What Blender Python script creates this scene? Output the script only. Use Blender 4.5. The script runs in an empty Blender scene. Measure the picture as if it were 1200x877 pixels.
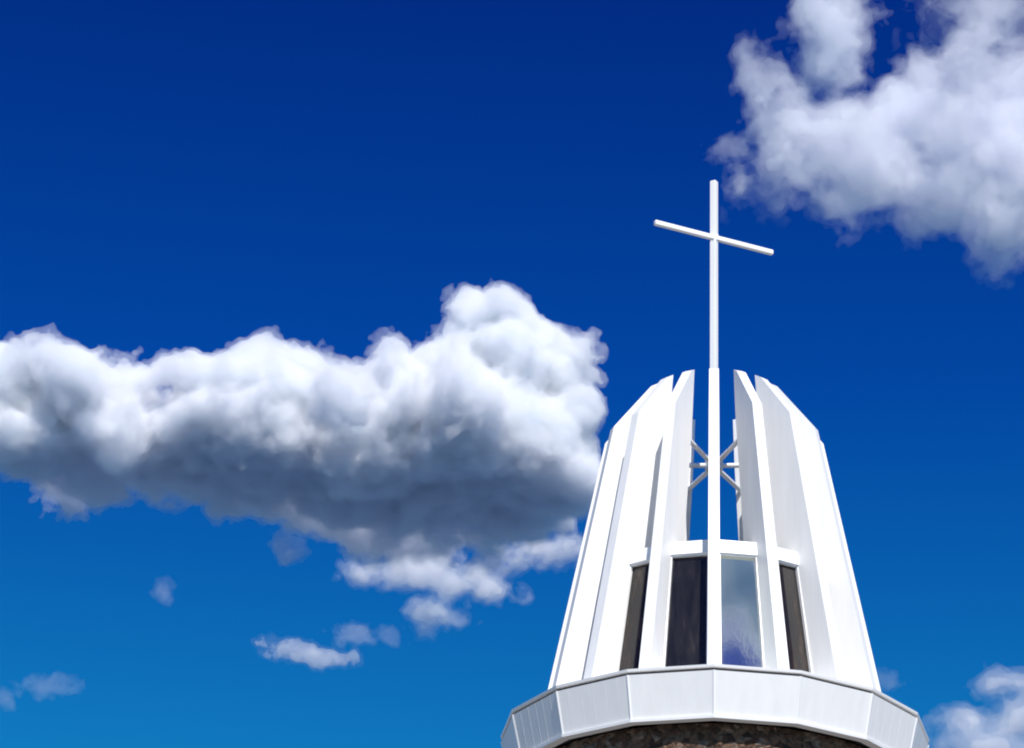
import bpy, bmesh, math, random
from mathutils import Vector, Matrix, Quaternion
R = math.radians
SC = bpy.context.scene
COL = SC.collection
random.seed(7)

# ------------------------------------------------------------------ camera, sky, sun, exposure
F_PX, PITCH, ROLL, AZ, DIST, HREL = 3566.8, 0.44759, 0.03207, -0.07353, 40.89, 13.993
CAM_Z = 1.6
RING_Z = CAM_Z + HREL                       # top of the white cornice above the ground
CAM = Vector((0, -DIST, CAM_Z))
fw = Vector((math.sin(AZ) * math.cos(PITCH), math.cos(AZ) * math.cos(PITCH), math.sin(PITCH)))
rt = Vector((math.cos(AZ), -math.sin(AZ), 0))
up = rt.cross(fw)
rt2 = rt * math.cos(ROLL) + up * math.sin(ROLL)
up2 = up * math.cos(ROLL) - rt * math.sin(ROLL)
cd = bpy.data.cameras.new("camera")
cam = bpy.data.objects.new("camera", cd)
COL.objects.link(cam)
M = Matrix((rt2, up2, -fw)).transposed().to_4x4()
M.translation = CAM
cam.matrix_world = M
cd.sensor_fit = 'HORIZONTAL'
cd.sensor_width = 36
cd.lens = F_PX / 1200 * 36
cd.clip_start = 0.5
cd.clip_end = 30000
SC.camera = cam

SUN_AZ, SUN_EL = 17, 46                     # azimuth from the tower towards the camera, turning to +x
sdir = Vector((math.sin(R(SUN_AZ)) * math.cos(R(SUN_EL)), -math.cos(R(SUN_AZ)) * math.cos(R(SUN_EL)), math.sin(R(SUN_EL))))
world = bpy.data.worlds.new("World")
SC.world = world
world.use_nodes = True
wn = world.node_tree
wn.nodes.clear()
w_out = wn.nodes.new("ShaderNodeOutputWorld")
w_bg = wn.nodes.new("ShaderNodeBackground")
w_sky = wn.nodes.new("ShaderNodeTexSky")
w_sky.sky_type = 'NISHITA'
w_sky.sun_disc = False
w_sky.sun_elevation = R(SUN_EL)
w_sky.sun_rotation = R(180 - SUN_AZ)        # compass angle of the same direction
w_sky.altitude = 1500
w_sky.air_density = 1.0
w_sky.dust_density = 0.1
w_sky.ozone_density = 4.0
w_tint = wn.nodes.new("ShaderNodeMix")
w_tint.data_type = 'RGBA'
w_tint.blend_type = 'MULTIPLY'
w_tint.inputs[0].default_value = 1.0
# deep, polarised blue overhead that pales towards the horizon
w_tc = wn.nodes.new("ShaderNodeTexCoord")
w_sep = wn.nodes.new("ShaderNodeSeparateXYZ")
w_rmp = wn.nodes.new("ShaderNodeValToRGB")
wn.links.new(w_tc.outputs["Generated"], w_sep.inputs[0])
wn.links.new(w_sep.outputs[2], w_rmp.inputs[0])
_e = w_rmp.color_ramp.elements
_e.new(.3); _e.new(.42); _e.new(.56)
for e_, (p_, c_) in zip(_e, [(0.0, (.5, .95, 1.0)), (.31, (.05, .93, 1.32)), (.43, (.008, .43, 1.26)), (.56, (.01, .19, .95)), (1.0, (.01, .16, .8))]):
    e_.position = p_; e_.color = (*c_, 1)
wn.links.new(w_rmp.outputs[0], w_tint.inputs[7])
wn.links.new(w_sky.outputs[0], w_tint.inputs[6])
wn.links.new(w_tint.outputs[2], w_bg.inputs[0])
w_bg.inputs[1].default_value = 0.077
wn.links.new(w_bg.outputs[0], w_out.inputs[0])

sl = bpy.data.lights.new("sun", 'SUN')
sl.energy = 5.0
sl.angle = R(0.5)
sl.color = (1.0, 0.96, 0.905)
so = bpy.data.objects.new("sun", sl)
so.rotation_euler = sdir.to_track_quat('Z', 'Y').to_euler()
COL.objects.link(so)

SC.view_settings.view_transform = 'Standard'
SC.view_settings.look = 'None'
SC.view_settings.exposure = 0.15
SC.view_settings.gamma = 1
SC.view_settings.use_curve_mapping = False
SC.render.engine = 'CYCLES'
SC.cycles.max_bounces = 24
SC.cycles.volume_bounces = 20
SC.cycles.diffuse_bounces = 4
SC.cycles.glossy_bounces = 4
SC.cycles.use_denoising = True
SC.cycles.pixel_filter_type = 'BLACKMAN_HARRIS'
SC.cycles.filter_width = 2.0
SC.cycles.sample_clamp_indirect = 10


# ------------------------------------------------------------------ helpers
def tag(o, label=None, cat=None, group=None, kind=None):
    if label: o['label'] = label
    if cat: o['category'] = cat
    if group: o['group'] = group
    if kind: o['kind'] = kind
    return o


def empty(name, loc, label, cat):
    o = bpy.data.objects.new(name, None)
    o.location = loc
    COL.objects.link(o)
    return tag(o, label, cat)


def link(name, bm, mat, parent=None, smooth=False, bevel=0.0):
    if bevel:
        bmesh.ops.bevel(bm, geom=[e for e in bm.edges if e.calc_face_angle(0) > 0.5], offset=bevel, segments=2, affect='EDGES', profile=0.6)
    bmesh.ops.recalc_face_normals(bm, faces=bm.faces)
    me = bpy.data.meshes.new(name)
    bm.to_mesh(me)
    bm.free()
    if smooth:
        me.polygons.foreach_set("use_smooth", [True] * len(me.polygons))
    for m in (mat if isinstance(mat, (list, tuple)) else [mat]):
        me.materials.append(m)
    o = bpy.data.objects.new(name, me)
    COL.objects.link(o)
    if parent: o.parent = parent
    return o


def pol(r, th, z):
    """point at radius r, angle th degrees (0 faces the camera, + to the right)"""
    return Vector((r * math.sin(R(th)), -r * math.cos(R(th)), z))


def prism(bm, pts, a, b):
    """extrude a polygon: pts -> point by function of side"""
    v0 = [bm.verts.new(a(p)) for p in pts]
    v1 = [bm.verts.new(b(p)) for p in pts]
    n = len(pts)
    bm.faces.new(v0)
    bm.faces.new(v1[::-1])
    for i in range(n):
        bm.faces.new((v0[i], v1[i], v1[(i + 1) % n], v0[(i + 1) % n]))


def hexa(bm, p):
    v = [bm.verts.new(q) for q in p]
    for f in ((0, 1, 2, 3), (7, 6, 5, 4), (0, 4, 5, 1), (1, 5, 6, 2), (2, 6, 7, 3), (3, 7, 4, 0)):
        bm.faces.new([v[i] for i in f])


def tube(bm, a, b, r, n=14, r2=None):
    a, b = Vector(a), Vector(b)
    q = (b - a).to_track_quat('Z', 'Y')
    r2 = r if r2 is None else r2
    c0 = [bm.verts.new(a + q @ Vector((r * math.cos(2 * math.pi * i / n), r * math.sin(2 * math.pi * i / n), 0))) for i in range(n)]
    c1 = [bm.verts.new(b + q @ Vector((r2 * math.cos(2 * math.pi * i / n), r2 * math.sin(2 * math.pi * i / n), 0))) for i in range(n)]
    bm.faces.new(c0[::-1])
    bm.faces.new(c1)
    for i in range(n):
        bm.faces.new((c0[i], c0[(i + 1) % n], c1[(i + 1) % n], c1[i]))


def ring(bm, prof, n=16, off=0.0):
    """closed profile [(r,z)] swept round the tower as an n-sided ring, radii at the corners"""
    cols = []
    for k in range(n):
        th = off + 360 / n * k
        cols.append([bm.verts.new(pol(r, th, RING_Z + z)) for r, z in prof])
    m = len(prof)
    for k in range(n):
        a, b = cols[k], cols[(k + 1) % n]
        for i in range(m):
            bm.faces.new((a[i], b[i], b[(i + 1) % m], a[(i + 1) % m]))


# ------------------------------------------------------------------ materials
def mat(name, rough=0.5):
    m = bpy.data.materials.new(name)
    m.use_nodes = True
    b = m.node_tree.nodes["Principled BSDF"]
    b.inputs["Roughness"].default_value = rough
    return m, m.node_tree, b


def N(nt, t, **kw):
    n = nt.nodes.new(t)
    for k, v in kw.items():
        if isinstance(k, str) and hasattr(n, k): setattr(n, k, v)
    return n


def noise_ramp(nt, scale, stops, vec=(1, 1, 1), detail=6, coord='Object', rough=0.6):
    tc = N(nt, "ShaderNodeTexCoord")
    mp = N(nt, "ShaderNodeMapping")
    mp.inputs["Scale"].default_value = vec
    nt.links.new(tc.outputs[coord], mp.inputs[0])
    nz = N(nt, "ShaderNodeTexNoise")
    nz.inputs["Scale"].default_value = scale
    nz.inputs["Detail"].default_value = detail
    nz.inputs["Roughness"].default_value = rough
    nt.links.new(mp.outputs[0], nz.inputs[0])
    rp = N(nt, "ShaderNodeValToRGB")
    el = rp.color_ramp.elements
    while len(el) < len(stops): el.new(0.5)
    for e, (p, c) in zip(el, stops):
        e.position = p
        e.color = (*c, 1)
    nt.links.new(nz.outputs[0], rp.inputs[0])
    return rp.outputs[0], nz.outputs[0], mp


def bump(nt, b, h, strength=0.2, dist=0.02):
    bp = N(nt, "ShaderNodeBump")
    bp.inputs["Strength"].default_value = strength
    bp.inputs["Distance"].default_value = dist
    nt.links.new(h, bp.inputs["Height"])
    nt.links.new(bp.outputs[0], b.inputs["Normal"])


def white_paint(name, base=0.8, streak=0.06, rough=0.42):
    m, nt, b = mat(name, rough)
    c, h, _ = noise_ramp(nt, 1.6, [(0.25, (base - streak, base - streak, base - streak * 1.05)), (0.6, (base, base, base * 0.995)), (0.8, (base + .03, base + .03, base + .03))], vec=(5, 5, 0.5))
    nt.links.new(c, b.inputs["Base Color"])
    bump(nt, b, h, 0.12, 0.01)
    return m


M_fin = white_paint("white painted metal fin", 0.83, 0.06)
M_fascia = white_paint("white painted fascia", 0.79, 0.05, 0.45)
M_trim = white_paint("white trim", 0.85, 0.03, 0.35)
M_mast = white_paint("white mast paint", 0.84, 0.03, 0.3)
M_steel, nt, b = mat("galvanised strut", 0.45)
b.inputs["Base Color"].default_value = (0.72, 0.74, 0.76, 1)
b.inputs["Metallic"].default_value = 0.15
M_joint, nt, b = mat("dark joint", 0.8)
b.inputs["Base Color"].default_value = (0.07, 0.07, 0.08, 1)

# mirrored glass
M_glass, nt, b = mat("mirrored window glass", 0.03)
c, h, _ = noise_ramp(nt, 3.0, [(0.3, (0.74, 0.76, 0.68)), (0.7, (0.82, 0.84, 0.76))], vec=(1, 1, 0.6))
nt.links.new(c, b.inputs["Base Color"])
b.inputs["Metallic"].default_value = 1.0
bump(nt, b, h, 0.02, 0.02)
# dark glass with brown patches in its colour
M_glass2, nt, b = mat("dark patchy window glass", 0.08)
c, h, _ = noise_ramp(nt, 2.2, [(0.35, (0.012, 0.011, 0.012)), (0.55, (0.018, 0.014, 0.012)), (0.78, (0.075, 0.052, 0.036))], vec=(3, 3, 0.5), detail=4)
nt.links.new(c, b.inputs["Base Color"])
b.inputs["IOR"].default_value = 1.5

M_glass3, nt, b = mat("window glass with painted dark reflection", 0.05)  # same glass as the mirrored pane, its dark sky reflection put into the colour
c, h, _ = noise_ramp(nt, 1.7, [(0.3, (0.009, 0.010, 0.012)), (0.55, (0.018, 0.018, 0.020)), (0.75, (0.055, 0.046, 0.04))], vec=(4, 4, 0.6), detail=4)
nt.links.new(c, b.inputs["Base Color"])
b.inputs["IOR"].default_value = 1.5

# rough brown rubble stone
M_stone, nt, b = mat("brown rubble stone", 0.9)
tc = N(nt, "ShaderNodeTexCoord")
vo = N(nt, "ShaderNodeTexVoronoi")
vo.inputs["Scale"].default_value = 9.5
vo.inputs["Randomness"].default_value = 1.0
nt.links.new(tc.outputs["Object"], vo.inputs["Vector"])
rp = N(nt, "ShaderNodeValToRGB")
el = rp.color_ramp.elements
el.new(0.35); el.new(0.7)
for e, (p, c) in zip(el, [(0.0, (0.06, 0.033, 0.022)), (0.35, (0.17, 0.09, 0.055)), (0.7, (0.26, 0.16, 0.10)), (1.0, (0.40, 0.31, 0.24))]):
    e.position = p; e.color = (*c, 1)
sp = N(nt, "ShaderNodeSeparateColor")
nt.links.new(vo.outputs["Color"], sp.inputs[0])
nt.links.new(sp.outputs[0], rp.inputs[0])
c2, h2, _ = noise_ramp(nt, 14, [(0.3, (0.25, 0.23, 0.22)), (0.7, (1, 1, 1))], detail=8)
mx = N(nt, "ShaderNodeMix", data_type='RGBA', blend_type='MULTIPLY')
mx.inputs[0].default_value = 1
nt.links.new(rp.outputs[0], mx.inputs[6]); nt.links.new(c2, mx.inputs[7])
nt.links.new(mx.outputs[2], b.inputs["Base Color"])
vd = N(nt, "ShaderNodeTexVoronoi", feature='DISTANCE_TO_EDGE')
vd.inputs["Scale"].default_value = 9.5
nt.links.new(tc.outputs["Object"], vd.inputs["Vector"])
ad = N(nt, "ShaderNodeMath", operation='ADD')
nt.links.new(vd.outputs[0], ad.inputs[0]); nt.links.new(h2, ad.inputs[1])
bump(nt, b, ad.outputs[0], 1.0, 0.12)

M_ground, nt, b = mat("pale and blue bounce ground", 0.9)
c, h, _ = noise_ramp(nt, 0.4, [(0.35, (0.24, 0.23, 0.20)), (0.6, (0.32, 0.31, 0.28)), (0.75, (0.36, 0.35, 0.32))], detail=10)  # unseen ground near the tower, kept pale to bounce fill light upwards
gc, gh, _ = noise_ramp(nt, 0.02, [(0.35, (0.03, 0.07, 0.14)), (0.6, (0.04, 0.09, 0.18)), (0.75, (0.055, 0.105, 0.195))], detail=12)  # far unseen ground, coloured blue to throw blue fill on the cloud bases
tc = N(nt, "ShaderNodeTexCoord")
ln = N(nt, "ShaderNodeVectorMath", operation='LENGTH')
nt.links.new(tc.outputs["Object"], ln.inputs[0])
gt = N(nt, "ShaderNodeMath", operation='GREATER_THAN')
gt.inputs[1].default_value = 75
nt.links.new(ln.outputs["Value"], gt.inputs[0])
gm = N(nt, "ShaderNodeMix", data_type='RGBA')
nt.links.new(gt.outputs[0], gm.inputs[0]); nt.links.new(c, gm.inputs[6]); nt.links.new(gc, gm.inputs[7])
nt.links.new(gm.outputs[2], b.inputs["Base Color"])
bump(nt, b, h, 0.3, 0.05)

# ------------------------------------------------------------------ the setting
bm = bmesh.new()
rings = [0, 60, 300, 1500, 8000, 20000]
prev = None
cv = bm.verts.new((0, 0, 0))
for r in rings[1:]:
    cur = [bm.verts.new((r * math.cos(2 * math.pi * i / 64), r * math.sin(2 * math.pi * i / 64), 0)) for i in range(64)]
    for i in range(64):
        j = (i + 1) % 64
        if prev is None: bm.faces.new((cv, cur[i], cur[j]))
        else: bm.faces.new((prev[i], cur[i], cur[j], prev[j]))
    prev = cur
tag(link("ground", bm, M_ground), "unseen ground, pale round the church tower and tinted blue beyond for bounce light", kind='structure')

# ------------------------------------------------------------------ steeple
T = empty("church_steeple", (0, 0, 0), "white church steeple crowned by a ring of tall leaning fins on a brown stone drum", "steeple")
Z0 = RING_Z
S = 22.5


def P(r, th, z): return pol(r, th, Z0 + z)


# round stone drum down to the ground, rubble relief in the mesh near the top
bm = bmesh.new()
nseg = 240
zs = [-Z0 - 0.3, -8, -4, -2.6] + [-2.6 + 0.04 * i for i in range(1, 49)]
from mathutils import noise as mn
cols = []
for i in range(nseg):
    th = 360 * i / nseg
    col = []
    for z in zs:
        d = 0.03 * mn.noise(Vector((math.sin(R(th)) * 2.6, math.cos(R(th)) * 2.6, z)) * 4.5) + 0.018 * mn.noise(Vector((math.sin(R(th)) * 2.6, math.cos(R(th)) * 2.6, z)) * 13)
        col.append(bm.verts.new(P(2.60 + d, th, z)))
    cols.append(col)
for i in range(nseg):
    a, c_ = cols[i], cols[(i + 1) % nseg]
    for j in range(len(zs) - 1):
        bm.faces.new((a[j], c_[j], c_[j + 1], a[j + 1]))
link("stone_drum", bm, M_stone, T, smooth=True)

# white sixteen-sided fascia, leaning out towards its top, one panel per side
HB, RB = 0.685, 2.857
fascia = None
bm = bmesh.new()
ring(bm, [(RB, -HB + .03), (2.995, -.075), (2.90, -.075), (RB - .10, -HB + .03)])
fascia = link("fascia", bm, M_fascia, T)
# vertical ribs of the fascia cladding and a cover strip on each corner
for k in range(16):
    th = S * k
    bm = bmesh.new()
    w = 0.022
    p0, p1 = P(RB, th, -HB + .03), P(2.995, th, -.075)
    t = Vector((math.cos(R(th)), math.sin(R(th)), 0))
    n = Vector((math.sin(R(th)), -math.cos(R(th)), 0))
    ta = Vector((math.cos(R(th + 11.25)), math.sin(R(th + 11.25)), 0))
    tb = -Vector((math.cos(R(th - 11.25)), math.sin(R(th - 11.25)), 0))
    q = []
    for p in (p0, p1):
        q.append([p + ta * w + n * .004, p + n * .012, p + tb * w + n * .004, p - n * .02])
    hexa(bm, q[0] + q[1])
    link("corner_strip", bm, M_trim, fascia)
for k in range(16):
    a0, a1 = P(RB, S * k, -HB + .03), P(2.995, S * k, -.075)
    b0, b1 = P(RB, S * (k + 1), -HB + .03), P(2.995, S * (k + 1), -.075)
    nn = (a1 - a0).cross(b0 - a0).normalized()
    if nn.dot(P(1, S * (k + .5), 0) - P(0, 0, 0)) < 0: nn = -nn
    for j in range(1, 6):
        f = j / 6 + random.uniform(-.012, .012)
        p0, p1 = a0.lerp(b0, f), a1.lerp(b1, f)
        tt = (b0 - a0).normalized() * .0025
        bm = bmesh.new()
        hexa(bm, [p0 - tt - nn * .01, p0 + tt - nn * .01, p0 + tt + nn * .0012, p0 - tt + nn * .0012, p1 - tt - nn * .01, p1 + tt - nn * .01, p1 + tt + nn * .0012, p1 - tt + nn * .0012])
        link("seam", bm, M_fascia, fascia)
bm = bmesh.new()
ring(bm, [(RB - .11, -HB - .01), (RB + .022, -HB - .01), (RB + .03, -HB + .027), (RB - .11, -HB + .027)])
link("drip_edge", bm, M_trim, T)
bm = bmesh.new()                            # recessed dark joint below the coping
ring(bm, [(2.80, -.073), (2.955, -.073), (2.955, -.034), (2.80, -.034)])
link("shadow_joint", bm, M_joint, T)
bm = bmesh.new()                            # coping
ring(bm, [(2.2, -.03), (3.0, -.03), (3.01, .005), (2.2, .03)])
link("coping", bm, M_trim, T)
bm = bmesh.new()                            # dark soffit closing the cornice against the drum
ring(bm, [(2.45, -.6), (RB - .11, -HB + .04), (RB - .11, -HB + .07), (2.45, -.55)])
link("soffit", bm, M_joint, T)
# deck
bm = bmesh.new()
vs = [bm.verts.new(P(2.3, S * k, .004)) for k in range(16)]
bm.faces.new(vs)
bmesh.ops.solidify(bm, geom=bm.faces[:], thickness=.02)
link("deck", bm, M_joint, T)

# the lantern: sill, raking window panes, lintels, flat roof
rv = lambda z: 2.06 - 0.160 * z             # corner radius of the glazed lantern at height z
ZB, ZT, ZL = 0.32, 2.11, 2.31
bm = bmesh.new()
ring(bm, [(1.9, .02), (2.18, .02), (rv(ZB) + .07, ZB - .05), (rv(ZB) + .07, ZB), (1.75, ZB)])
link("sill", bm, M_trim, T)
bm = bmesh.new()
vs = [bm.verts.new(P(rv(ZL) - .02, S * k, ZL - .03)) for k in range(16)]
bm.faces.new(vs)
bmesh.ops.solidify(bm, geom=bm.faces[:], thickness=.05)
link("lantern_roof", bm, M_joint, T)
for k in range(16):
    a, c_ = S * k, S * (k + 1)
    # lintel beam
    bm = bmesh.new()
    ro = .05
    hexa(bm, [P(rv(ZT) - .1, a, ZT), P(rv(ZT) + ro, a, ZT), P(rv(ZT) + ro, c_, ZT), P(rv(ZT) - .1, c_, ZT),
              P(rv(ZL) - .1, a, ZL), P(rv(ZL) + ro, a, ZL), P(rv(ZL) + ro, c_, ZL), P(rv(ZL) - .1, c_, ZL)])
    link("lintel", bm, M_trim, T)
    # window: frame with its pane
    def W(u, v, d=0.0):
        z = ZB + (ZT - ZB) * v
        p = P(rv(z), a, z).lerp(P(rv(z), c_, z), u)
        return p + (P(1, (a + c_) / 2, 0) - P(0, 0, 0)) * d
    bm = bmesh.new()
    fu = .0
    for (u0, u1, v0, v1) in ((0.01, .13, 0, 1), (1 - .13, .99, 0, 1), (.13, .87, 0, .02), (.13, .87, .985, 1)):
        hexa(bm, [W(u0, v0, -.05), W(u1, v0, -.05), W(u1, v0, .02), W(u0, v0, .02), W(u0, v1, -.05), W(u1, v1, -.05), W(u1, v1, .02), W(u0, v1, .02)])
    fr = link("window", bm, M_trim, T)
    bm = bmesh.new()
    hexa(bm, [W(.1, .005, -.045), W(.9, .005, -.045), W(.9, .005, -.03), W(.1, .005, -.03), W(.1, .995, -.045), W(.9, .995, -.045), W(.9, .995, -.03), W(.1, .995, -.03)])
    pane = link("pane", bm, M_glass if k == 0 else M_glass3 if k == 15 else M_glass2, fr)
    if k == 0: tag(pane, "pane mirroring grey and white cloud")
    if k == 15: tag(pane, "dark pane with its reflection painted in")

# the sixteen fins
prof = [(2.50, .02), (2.44, .23), (1.60, 4.52), (1.03, 5.27), (0.91, 5.345), (0.98, 4.6), (1.12, 3.62), (1.26, 2.6), (1.36, .02)]
th_ = lambda z: (.172 - .006 * z) / 2
fin_bm = bmesh.new()
# side plate and slightly wider outer cap keep the folded-metal edge readable
prism(fin_bm, prof,
      lambda p: Vector((-th_(p[1]), -p[0], Z0 + p[1])),
      lambda p: Vector((th_(p[1]), -p[0], Z0 + p[1])))
fin0 = link("fin", fin_bm, M_fin, T, bevel=.008)
for k in range(16):
    f = fin0 if k == 0 else fin0.copy()
    if k: COL.objects.link(f); f.parent = T
    f.rotation_euler = (0, 0, R(S * k))

# ------------------------------------------------------------------ the cross
X = empty("rooftop_cross", P(0, 0, ZL + .02), "tall slender white cross rising out of the middle of the steeple's fins", "cross")
X_inv = -Vector((0, 0, Z0 + ZL + .02))


def xl(name, bm, m, **kw):
    bmesh.ops.translate(bm, verts=bm.verts, vec=X_inv)
    return link(name, bm, m, X, **kw)


def bar(bm, a, b_, w, h, upv=Vector((0, 0, 1))):
    a, b_ = Vector(a), Vector(b_)
    d = (b_ - a).normalized()
    s = d.cross(upv).normalized()
    u = s.cross(d).normalized()
    hexa(bm, [a - s * w / 2 - u * h / 2, a + s * w / 2 - u * h / 2, a + s * w / 2 + u * h / 2, a - s * w / 2 + u * h / 2,
              b_ - s * w / 2 - u * h / 2, b_ + s * w / 2 - u * h / 2, b_ + s * w / 2 + u * h / 2, b_ - s * w / 2 + u * h / 2])


ZTOP, ZARM, PHI = 8.97, 7.99, 28.8
bm = bmesh.new()
bar(bm, P(0, 0, ZL + .02), P(0, 0, ZTOP), .096, .096, Vector((math.sin(R(PHI)), math.cos(R(PHI)), 0)))
xl("mast", bm, M_mast, bevel=.012)
d = Vector((math.cos(R(PHI)), math.sin(R(PHI)), 0))
bm = bmesh.new()
LA = 1.02
bar(bm, P(0, 0, ZARM) - d * LA, P(0, 0, ZARM) + d * LA, .07, .075)
xl("crossbar", bm, M_mast, bevel=.012)
pb = bmesh.new()
nrm = Vector((math.sin(R(PHI)), -math.cos(R(PHI)), 0))
cc = P(0, 0, ZARM) + nrm * .0495
bar(pb, cc - d * .05, cc + d * .05, .006, .1)
for sx in (-1, 1):
    for sz in (-1, 1):
        q_ = cc + d * sx * .036 + Vector((0, 0, sz * .036))
        tube(pb, q_, q_ + nrm * .01, .007, 8)
xl("joint_plate", pb, M_mast)
ZH = 4.2
bm = bmesh.new()
tube(bm, P(0, 0, ZH - .07), P(0, 0, ZH + .07), .13, 24)
xl("hub_collar", bm, M_steel, bevel=.008)
for th in (0, 22.5, 90, 157.5, 180, -157.5, -90, -22.5):
    bm = bmesh.new()
    tube(bm, P(.12, th, ZH), P(1.06, th, ZH + .02), .036)
    xl("strut", bm, M_trim, smooth=False)


# ------------------------------------------------------------------ clouds
import numpy as np
import openvdb


def cloud_mat(name, dens, col=(1, 1, 1), g=0.0):
    m = bpy.data.materials.new(name)
    m.use_nodes = True
    nt = m.node_tree
    nt.nodes.clear()
    o = nt.nodes.new("ShaderNodeOutputMaterial")
    v = nt.nodes.new("ShaderNodeVolumeScatter")
    v.inputs["Color"].default_value = (*col, 1)
    v.inputs["Density"].default_value = dens
    v.inputs["Anisotropy"].default_value = g
    ab = nt.nodes.new("ShaderNodeVolumeAbsorption")
    ab.inputs["Color"].default_value = (*col, 1)
    ab.inputs["Density"].default_value = dens
    sm = nt.nodes.new("ShaderNodeAddShader")
    nt.links.new(v.outputs[0], sm.inputs[0])
    nt.links.new(ab.outputs[0], sm.inputs[1])
    nt.links.new(sm.outputs[0], o.inputs["Volume"])
    m.cycles.homogeneous_volume = True
    return m


CW = (0.966, 0.973, 0.988)
M_core = cloud_mat("dense cloud core", 1.1, (0.95, 0.985, 1.0))
M_mid = cloud_mat("cloud body", 0.16, CW)
M_skin = cloud_mat("thin cloud edge", 0.045, CW)
M_lav3 = cloud_mat('small lavender cloud', 0.13, (0.95, 0.955, 0.98))
M_veil = cloud_mat('thin cloud veil', 0.007, (0.95, 0.96, 0.99))
CL = (0.95, 0.953, 0.982)
M_lav = cloud_mat("lavender cloud body", 0.028, CL)
M_lav2 = cloud_mat("lavender cloud core", 0.09, CL)
M_soft = cloud_mat("soft cloud body", 0.035, CW)
M_wisp = cloud_mat("wispy cloud", 0.012, CW)
M_small = cloud_mat("small dense cloud", 0.22, CW)
M_faint = cloud_mat("faint cloud", 0.012, CW)


def lattice(rng, shape, ext, lam):
    """smooth random field of cell size lam on the voxel grid: cubic B-spline over a random lattice"""
    Ws = []
    for n, e in zip(shape, ext):
        t = np.linspace(0, e / lam, n) + rng.random()
        i = np.floor(t).astype(int)
        f = t - i
        m = i.max() + 4
        W = np.zeros((n, m), np.float32)
        r_ = np.arange(n)
        for k, w in enumerate(((1 - f) ** 3 / 6, (3 * f ** 3 - 6 * f ** 2 + 4) / 6, (-3 * f ** 3 + 3 * f ** 2 + 3 * f + 1) / 6, f ** 3 / 6)):
            W[r_, i + k] += w
        Ws.append(W)
    L = rng.standard_normal((Ws[0].shape[1], Ws[1].shape[1], Ws[2].shape[1])).astype(np.float32)
    L = np.tensordot(Ws[0], L, (1, 0))
    L = np.tensordot(L, Ws[1], (1, 1))            # x z y
    L = np.tensordot(L, Ws[2], (1, 1))            # x y z
    return L * 2.6                                # about unit variance


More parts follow.
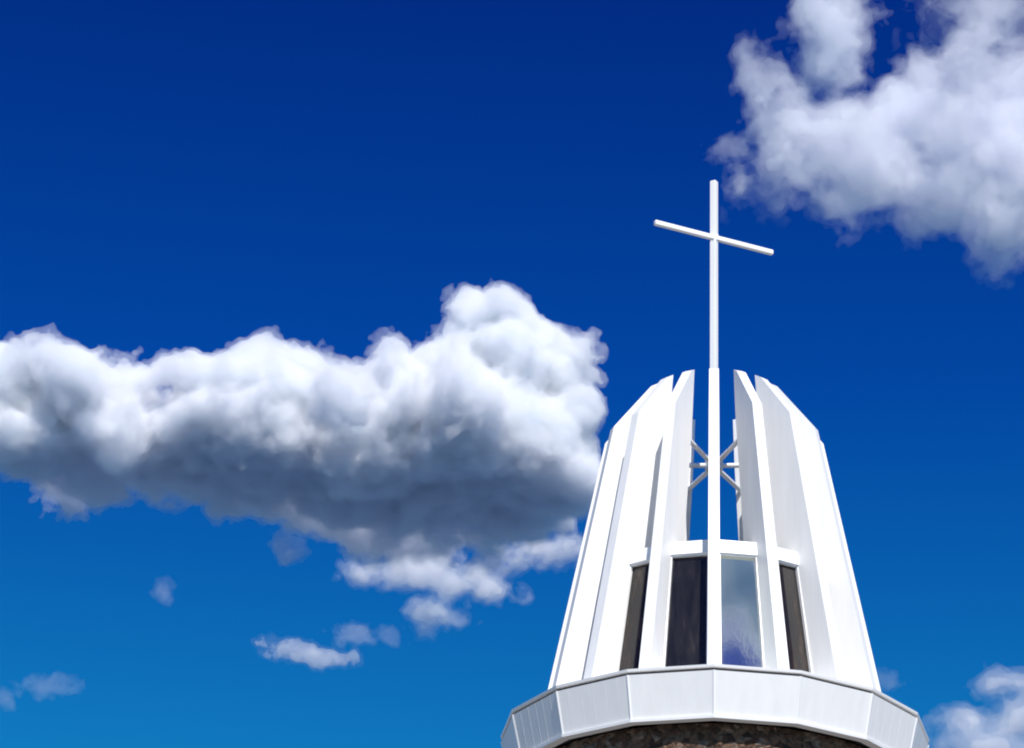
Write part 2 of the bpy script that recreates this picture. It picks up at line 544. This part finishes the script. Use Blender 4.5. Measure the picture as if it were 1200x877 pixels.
def cloud(name, label, blobs, dist, layers, base=None, base_soft=20, warp=14, lump=(12, 60, 4), fray=(5, 26, 4), vox=3.0, seed=0, direction=None, clean=0.0, decay=.62):
    """blobs: (right, down, radius x, radius y, radius in depth, depth) in 1/3567ths of the distance; lumps and frayed
    edges come from noise, and every layer is a closed hull filled with droplets."""
    rng = np.random.default_rng(seed)
    cx = sum(b[0] for b in blobs) / len(blobs)
    cy = sum(b[1] for b in blobs) / len(blobs)
    if direction is None:
        dv = (fw * F_PX + rt2 * (cx - 600) - up2 * (cy - 438.5)).normalized()
    else:
        dv = direction.normalized()
    s = dist / F_PX
    el = math.asin(dv.z)
    yd = Vector((dv.x, dv.y, 0)).normalized()
    xd = Vector((yd.y, -yd.x, 0))
    ce, se = math.cos(el), math.sin(el)
    cr, sr = math.cos(ROLL), math.sin(ROLL)
    E = []
    for (px, py, rx, ry, rd, dp) in blobs:
        u, v = px - cx, cy - py
        u, v = u * cr - v * sr, v * cr + u * sr
        E.append((u, dp, (v + dp * se) / ce, rx, rd, max(ry * .75, math.sqrt(max(0, ry * ry - (rd * se) ** 2)) / ce)))
    pad = warp * 2 + lump[0] * 2 + fray[0] * 3 + 8
    lo = [min(e[i] - e[i + 3] for e in E) - pad for i in range(3)]
    hi = [max(e[i] + e[i + 3] for e in E) + pad for i in range(3)]
    ext = [h - l for l, h in zip(lo, hi)]
    shp = [max(8, int(x / vox)) for x in ext]
    ax = [np.linspace(l, h, n, dtype=np.float32) for l, h, n in zip(lo, hi, shp)]
    x = np.broadcast_to(ax[0][:, None, None], shp) + lattice(rng, shp, ext, 85) * warp
    y = np.broadcast_to(ax[1][None, :, None], shp) + lattice(rng, shp, ext, 85) * warp
    z = np.broadcast_to(ax[2][None, None, :], shp) + lattice(rng, shp, ext, 85) * warp * .7
    f = np.full(shp, -1e3, np.float32)
    for (a, b, c, rx, rd, rz) in E:
        r_ = warp * 3 + lump[0] * 2 + fray[0] * 3 + 4
        sl_ = tuple(slice(int(max(0, (p - q * 1.5 - r_ - l) / vox)), int(min(n, (p + q * 1.5 + r_ - l) / vox + 1))) for p, q, l, n in zip((a, b, c), (rx, rd, rz), lo, shp))
        d = (1 - np.sqrt(((x[sl_] - a) / rx) ** 2 + ((y[sl_] - b) / rd) ** 2 + ((z[sl_] - c) / rz) ** 2)) * min(rx, rd, rz)
        g = f[sl_]
        h = np.clip(.5 + .5 * (d - g) / 16, 0, 1)
        f[sl_] = g * (1 - h) + d * h + 16 * h * (1 - h) * .5
    k = np.float32(1)
    if base is not None:
        zb, slope = base
        pl = z - zb - slope * x
        h = np.clip(.5 + .5 * (pl - f) / base_soft, 0, 1)
        f = pl * (1 - h) + f * h - base_soft * h * (1 - h)
    A, lam, n = lump
    for i in range(n):
        f += A * (np.abs(lattice(rng, shp, ext, lam)) - .75)
        A *= decay; lam *= .5
        if lam < vox * 1.6: break
    A, lam, n = fray
    for i in range(n):
        f += A * lattice(rng, shp, ext, lam)
        A *= .65; lam *= .5
        if lam < vox * 1.3: break
    bm = bmesh.new()
    me = bpy.data.meshes.new(name)
    vv, ff, mi, nv = [], [], [], 0
    fp = np.full([q + 2 for q in shp], -50, np.float32)
    for i, (m_, inset) in enumerate(layers):
        fp[1:-1, 1:-1, 1:-1] = f - inset
        fp[0] = fp[-1] = -50; fp[:, 0] = fp[:, -1] = -50; fp[:, :, 0] = fp[:, :, -1] = -50
        g = openvdb.FloatGrid()
        g.copyFromArray(-fp)
        pts, tris, quads = g.convertToPolygons(isovalue=0.0, adaptivity=0.0)
        quads = quads.astype(np.int64)
        if clean:                                 # drop scraps that hang free of the cloud
            lab = np.arange(len(pts))
            while True:
                old = lab.copy()
                m4 = lab[quads].min(1)
                for c_ in range(4): np.minimum.at(lab, quads[:, c_], m4)
                lab = lab[lab]
                if (lab == old).all(): break
            cnt = np.bincount(lab, minlength=len(pts))
            quads = quads[cnt[lab[quads[:, 0]]] >= clean * cnt.max()]
        vv.append(pts); ff.append(quads.astype(np.int32) + nv); mi += [i] * len(quads); nv += len(pts)
        me.materials.append(m_)
    bm.free()
    V = np.concatenate(vv).astype(np.float32)
    Q = np.concatenate(ff).astype(np.int32)
    for i in range(3):
        V[:, i] = lo[i] + (V[:, i] - 1) * ext[i] / (shp[i] - 1)
    me.vertices.add(len(V)); me.vertices.foreach_set("co", V.ravel())
    me.loops.add(Q.size); me.loops.foreach_set("vertex_index", Q.ravel())
    me.polygons.add(len(Q))
    me.polygons.foreach_set("loop_start", np.arange(0, Q.size, 4, dtype=np.int32))
    me.polygons.foreach_set("material_index", np.array(mi, np.int32))
    me.update(calc_edges=True)
    print("CLOUD", name, shp, len(Q))
    o = bpy.data.objects.new(name, me)
    COL.objects.link(o)
    Rm = Matrix((xd, yd, Vector((0, 0, 1)))).transposed().to_4x4()
    o.matrix_world = Matrix.Translation(CAM + dv * dist) @ Rm @ Matrix.Scale(s, 4)
    return tag(o, label, "cloud")


# the big cumulus: lumpy lit front and top, flat base reaching away behind it
main_blobs = [
    (-70, 490, 90, 80, 110, 60), (15, 470, 70, 60, 90, 30), (80, 480, 62, 58, 90, 20), (140, 465, 52, 50, 80, 50), (150, 515, 90, 55, 110, 70),
    (60, 540, 100, 45, 120, 60), (245, 462, 58, 50, 80, 30), (230, 520, 110, 65, 130, 70), (290, 566, 88, 38, 120, 110), (310, 470, 65, 58, 90, 50),
    (385, 465, 66, 54, 90, 30), (310, 545, 110, 65, 150, 100), (455, 455, 60, 52, 90, 40), (430, 530, 110, 70, 160, 80),
    (520, 440, 55, 56, 80, 30), (574, 374, 54, 46, 70, 30), (610, 402, 44, 42, 70, 30), (660, 414, 46, 42, 70, 30), (612, 430, 62, 62, 80, 10), (658, 430, 42, 44, 70, 30),
    (570, 510, 110, 90, 140, 50), (660, 500, 56, 75, 90, 30), (590, 575, 100, 65, 160, 110), (480, 575, 120, 60, 170, 120), (380, 570, 90, 48, 160, 120),
    (675, 560, 42, 50, 80, 60)]
cloud("cloud", "biggest cloud, white cumulus with a dark blue-grey base, left of the steeple", main_blobs, 1500,
      [(M_skin, -3), (M_mid, 3), (M_core, 20)], base=(-74, -0.03), vox=2.1, seed=1, clean=.35, warp=6, lump=(12, 70, 4), decay=.54, fray=(3.5, 22, 4))

cloud("cloud", "ragged lavender-white cloud filling the sky right of the cross, cut by the picture's top corner",
      [(926, 126, 38, 46, 46, 0), (960, 150, 50, 60, 60, 10), (944, 200, 36, 24, 32, 0), (880, 50, 14, 12, 14, 0), (900, 80, 24, 22, 26, 0),
       (978, 40, 34, 62, 50, 10), (922, 178, 32, 26, 30, 0), (1010, 190, 66, 66, 80, 20), (1070, 130, 62, 66, 80, 20), (1148, 84, 50, 48, 70, 20),
       (1200, 112, 60, 50, 80, 30), (1090, 225, 66, 48, 70, 10), (1150, 180, 80, 80, 100, 20), (1160, 270, 42, 42, 50, 0), (1230, 240, 70, 80, 90, 20),
       (1240, 180, 76, 74, 90, 20), (965, 240, 26, 14, 22, 0), (975, -40, 34, 50, 40, 20)], 1350,
      [(M_wisp, -9), (M_lav, 0), (M_lav2, 26)], vox=2.4, seed=4, clean=.001, warp=10, lump=(8, 58, 4), fray=(10.5, 32, 5))
cloud("cloud", "thin blue-grey veil of cloud in the picture's top right corner",
      [(1160, 5, 60, 40, 60, 0), (1215, 20, 70, 50, 70, 0), (1190, -40, 90, 50, 60, 0)], 1700,
      [(M_veil, -6), (M_veil, 4)], vox=2.6, seed=11, warp=12, lump=(5, 50, 3), fray=(9, 40, 4))
cloud("cloud", "pale cloud rising behind the picture's bottom right corner",
      [(1190, 802, 28, 18, 24, 0), (1150, 850, 28, 12, 20, 0), (1205, 850, 36, 30, 32, 10), (1165, 882, 44, 14, 28, 10)], 1700,
      [(M_wisp, -6), (M_lav, 1), (M_lav2, 12)], vox=2.2, seed=5, warp=8, lump=(6, 34, 3), fray=(5, 22, 4))
cloud("cloud", "pale lumpy scrap of cloud directly under the big cumulus's dark base",
      [(445, 664, 32, 12, 20, 0), (490, 668, 42, 20, 30, 0), (545, 682, 46, 17, 26, 0), (588, 686, 22, 11, 18, 0), (498, 712, 30, 20, 22, 0), (525, 724, 28, 12, 18, 0), (485, 730, 18, 9, 14, 0)], 1380,
      [(M_wisp, -4), (M_soft, 0), (M_lav2, 6)], vox=1.8, seed=6, warp=6, lump=(4, 26, 3), fray=(3.5, 18, 4))
cloud("cloud", "pale scrap of cloud between the big cumulus's base and the steeple's left side",
      [(640, 655, 38, 16, 24, 0), (680, 650, 34, 18, 24, 0), (610, 662, 22, 8, 14, 0)], 1400,
      [(M_wisp, -4), (M_soft, 0), (M_lav2, 6)], vox=1.8, seed=7, warp=5, lump=(3.5, 24, 3), fray=(3, 16, 4))
cloud("cloud", "small lens-shaped white cloud low in the sky, well below the big cumulus",
      [(356, 766, 36, 10, 16, 0), (380, 772, 24, 9, 12, 0), (332, 759, 16, 6, 9, 0)], 1000,
      [(M_faint, -4), (M_lav3, 0)], vox=1.4, seed=8, warp=3, lump=(2.5, 18, 3), fray=(2.2, 12, 3))
for i, (px, py, rx, ry, lab, mt) in enumerate([
        (852, 172, 20, 12, "small torn wisp at the left tip of the ragged cloud, just above the cross", M_lav),
        (410, 741, 18, 9, "faint wisp of cloud just above and right of the small lens-shaped cloud", M_lav),
        (452, 741, 9, 6, "tiniest wisp of cloud, between the faint wisp and the lumpy scrap's tail", M_wisp),
        (184, 692, 9, 10, "lone bluish wisp of cloud below the left part of the big cumulus", M_wisp),
        (48, 801, 26, 10, "thin grey wisp of cloud near the picture's bottom left edge", M_wisp),
        (3, 815, 12, 8, "dim scrap of cloud cut by the picture's left edge", M_wisp),
        (1036, 796, 15, 7, "dim wisp of cloud at the right foot of the steeple's fins", M_wisp)]):
    cloud("cloud", lab, [(px, py, rx, ry, ry * 1.5, 0), (px + rx * .6, py + ry * .3, rx * .6, ry * .7, ry, 0)], 1000,
          [(M_faint, -3), (mt, 0)], vox=1.3, seed=20 + i, warp=2.5, lump=(2, 14, 3), fray=(2.2, 10, 3))
# the cloud behind the camera that the front window mirrors
RC = Vector((math.sin(R(25)) * math.cos(R(39.6)), -math.cos(R(25)) * math.cos(R(39.6)), math.sin(R(39.6))))
cloud("cloud", "broken grey and white cloud mirrored in the window right of the steeple's front fin",
      [(0, 70, 150, 44, 50, 0), (-150, 30, 80, 36, 50, 0), (60, -10, 90, 30, 40, 0), (-90, -45, 100, 26, 40, 0), (60, -80, 110, 30, 44, 0), (-60, -110, 110, 34, 44, 0), (-120, -160, 100, 30, 40, 0), (10, -175, 110, 30, 44, 0), (200, 0, 80, 50, 50, 0)], 1500,
      [(M_wisp, -9), (M_soft, 0), (M_mid, 16)], vox=3.2, seed=9, direction=RC, warp=14, lump=(12, 60, 3), fray=(12, 44, 4))
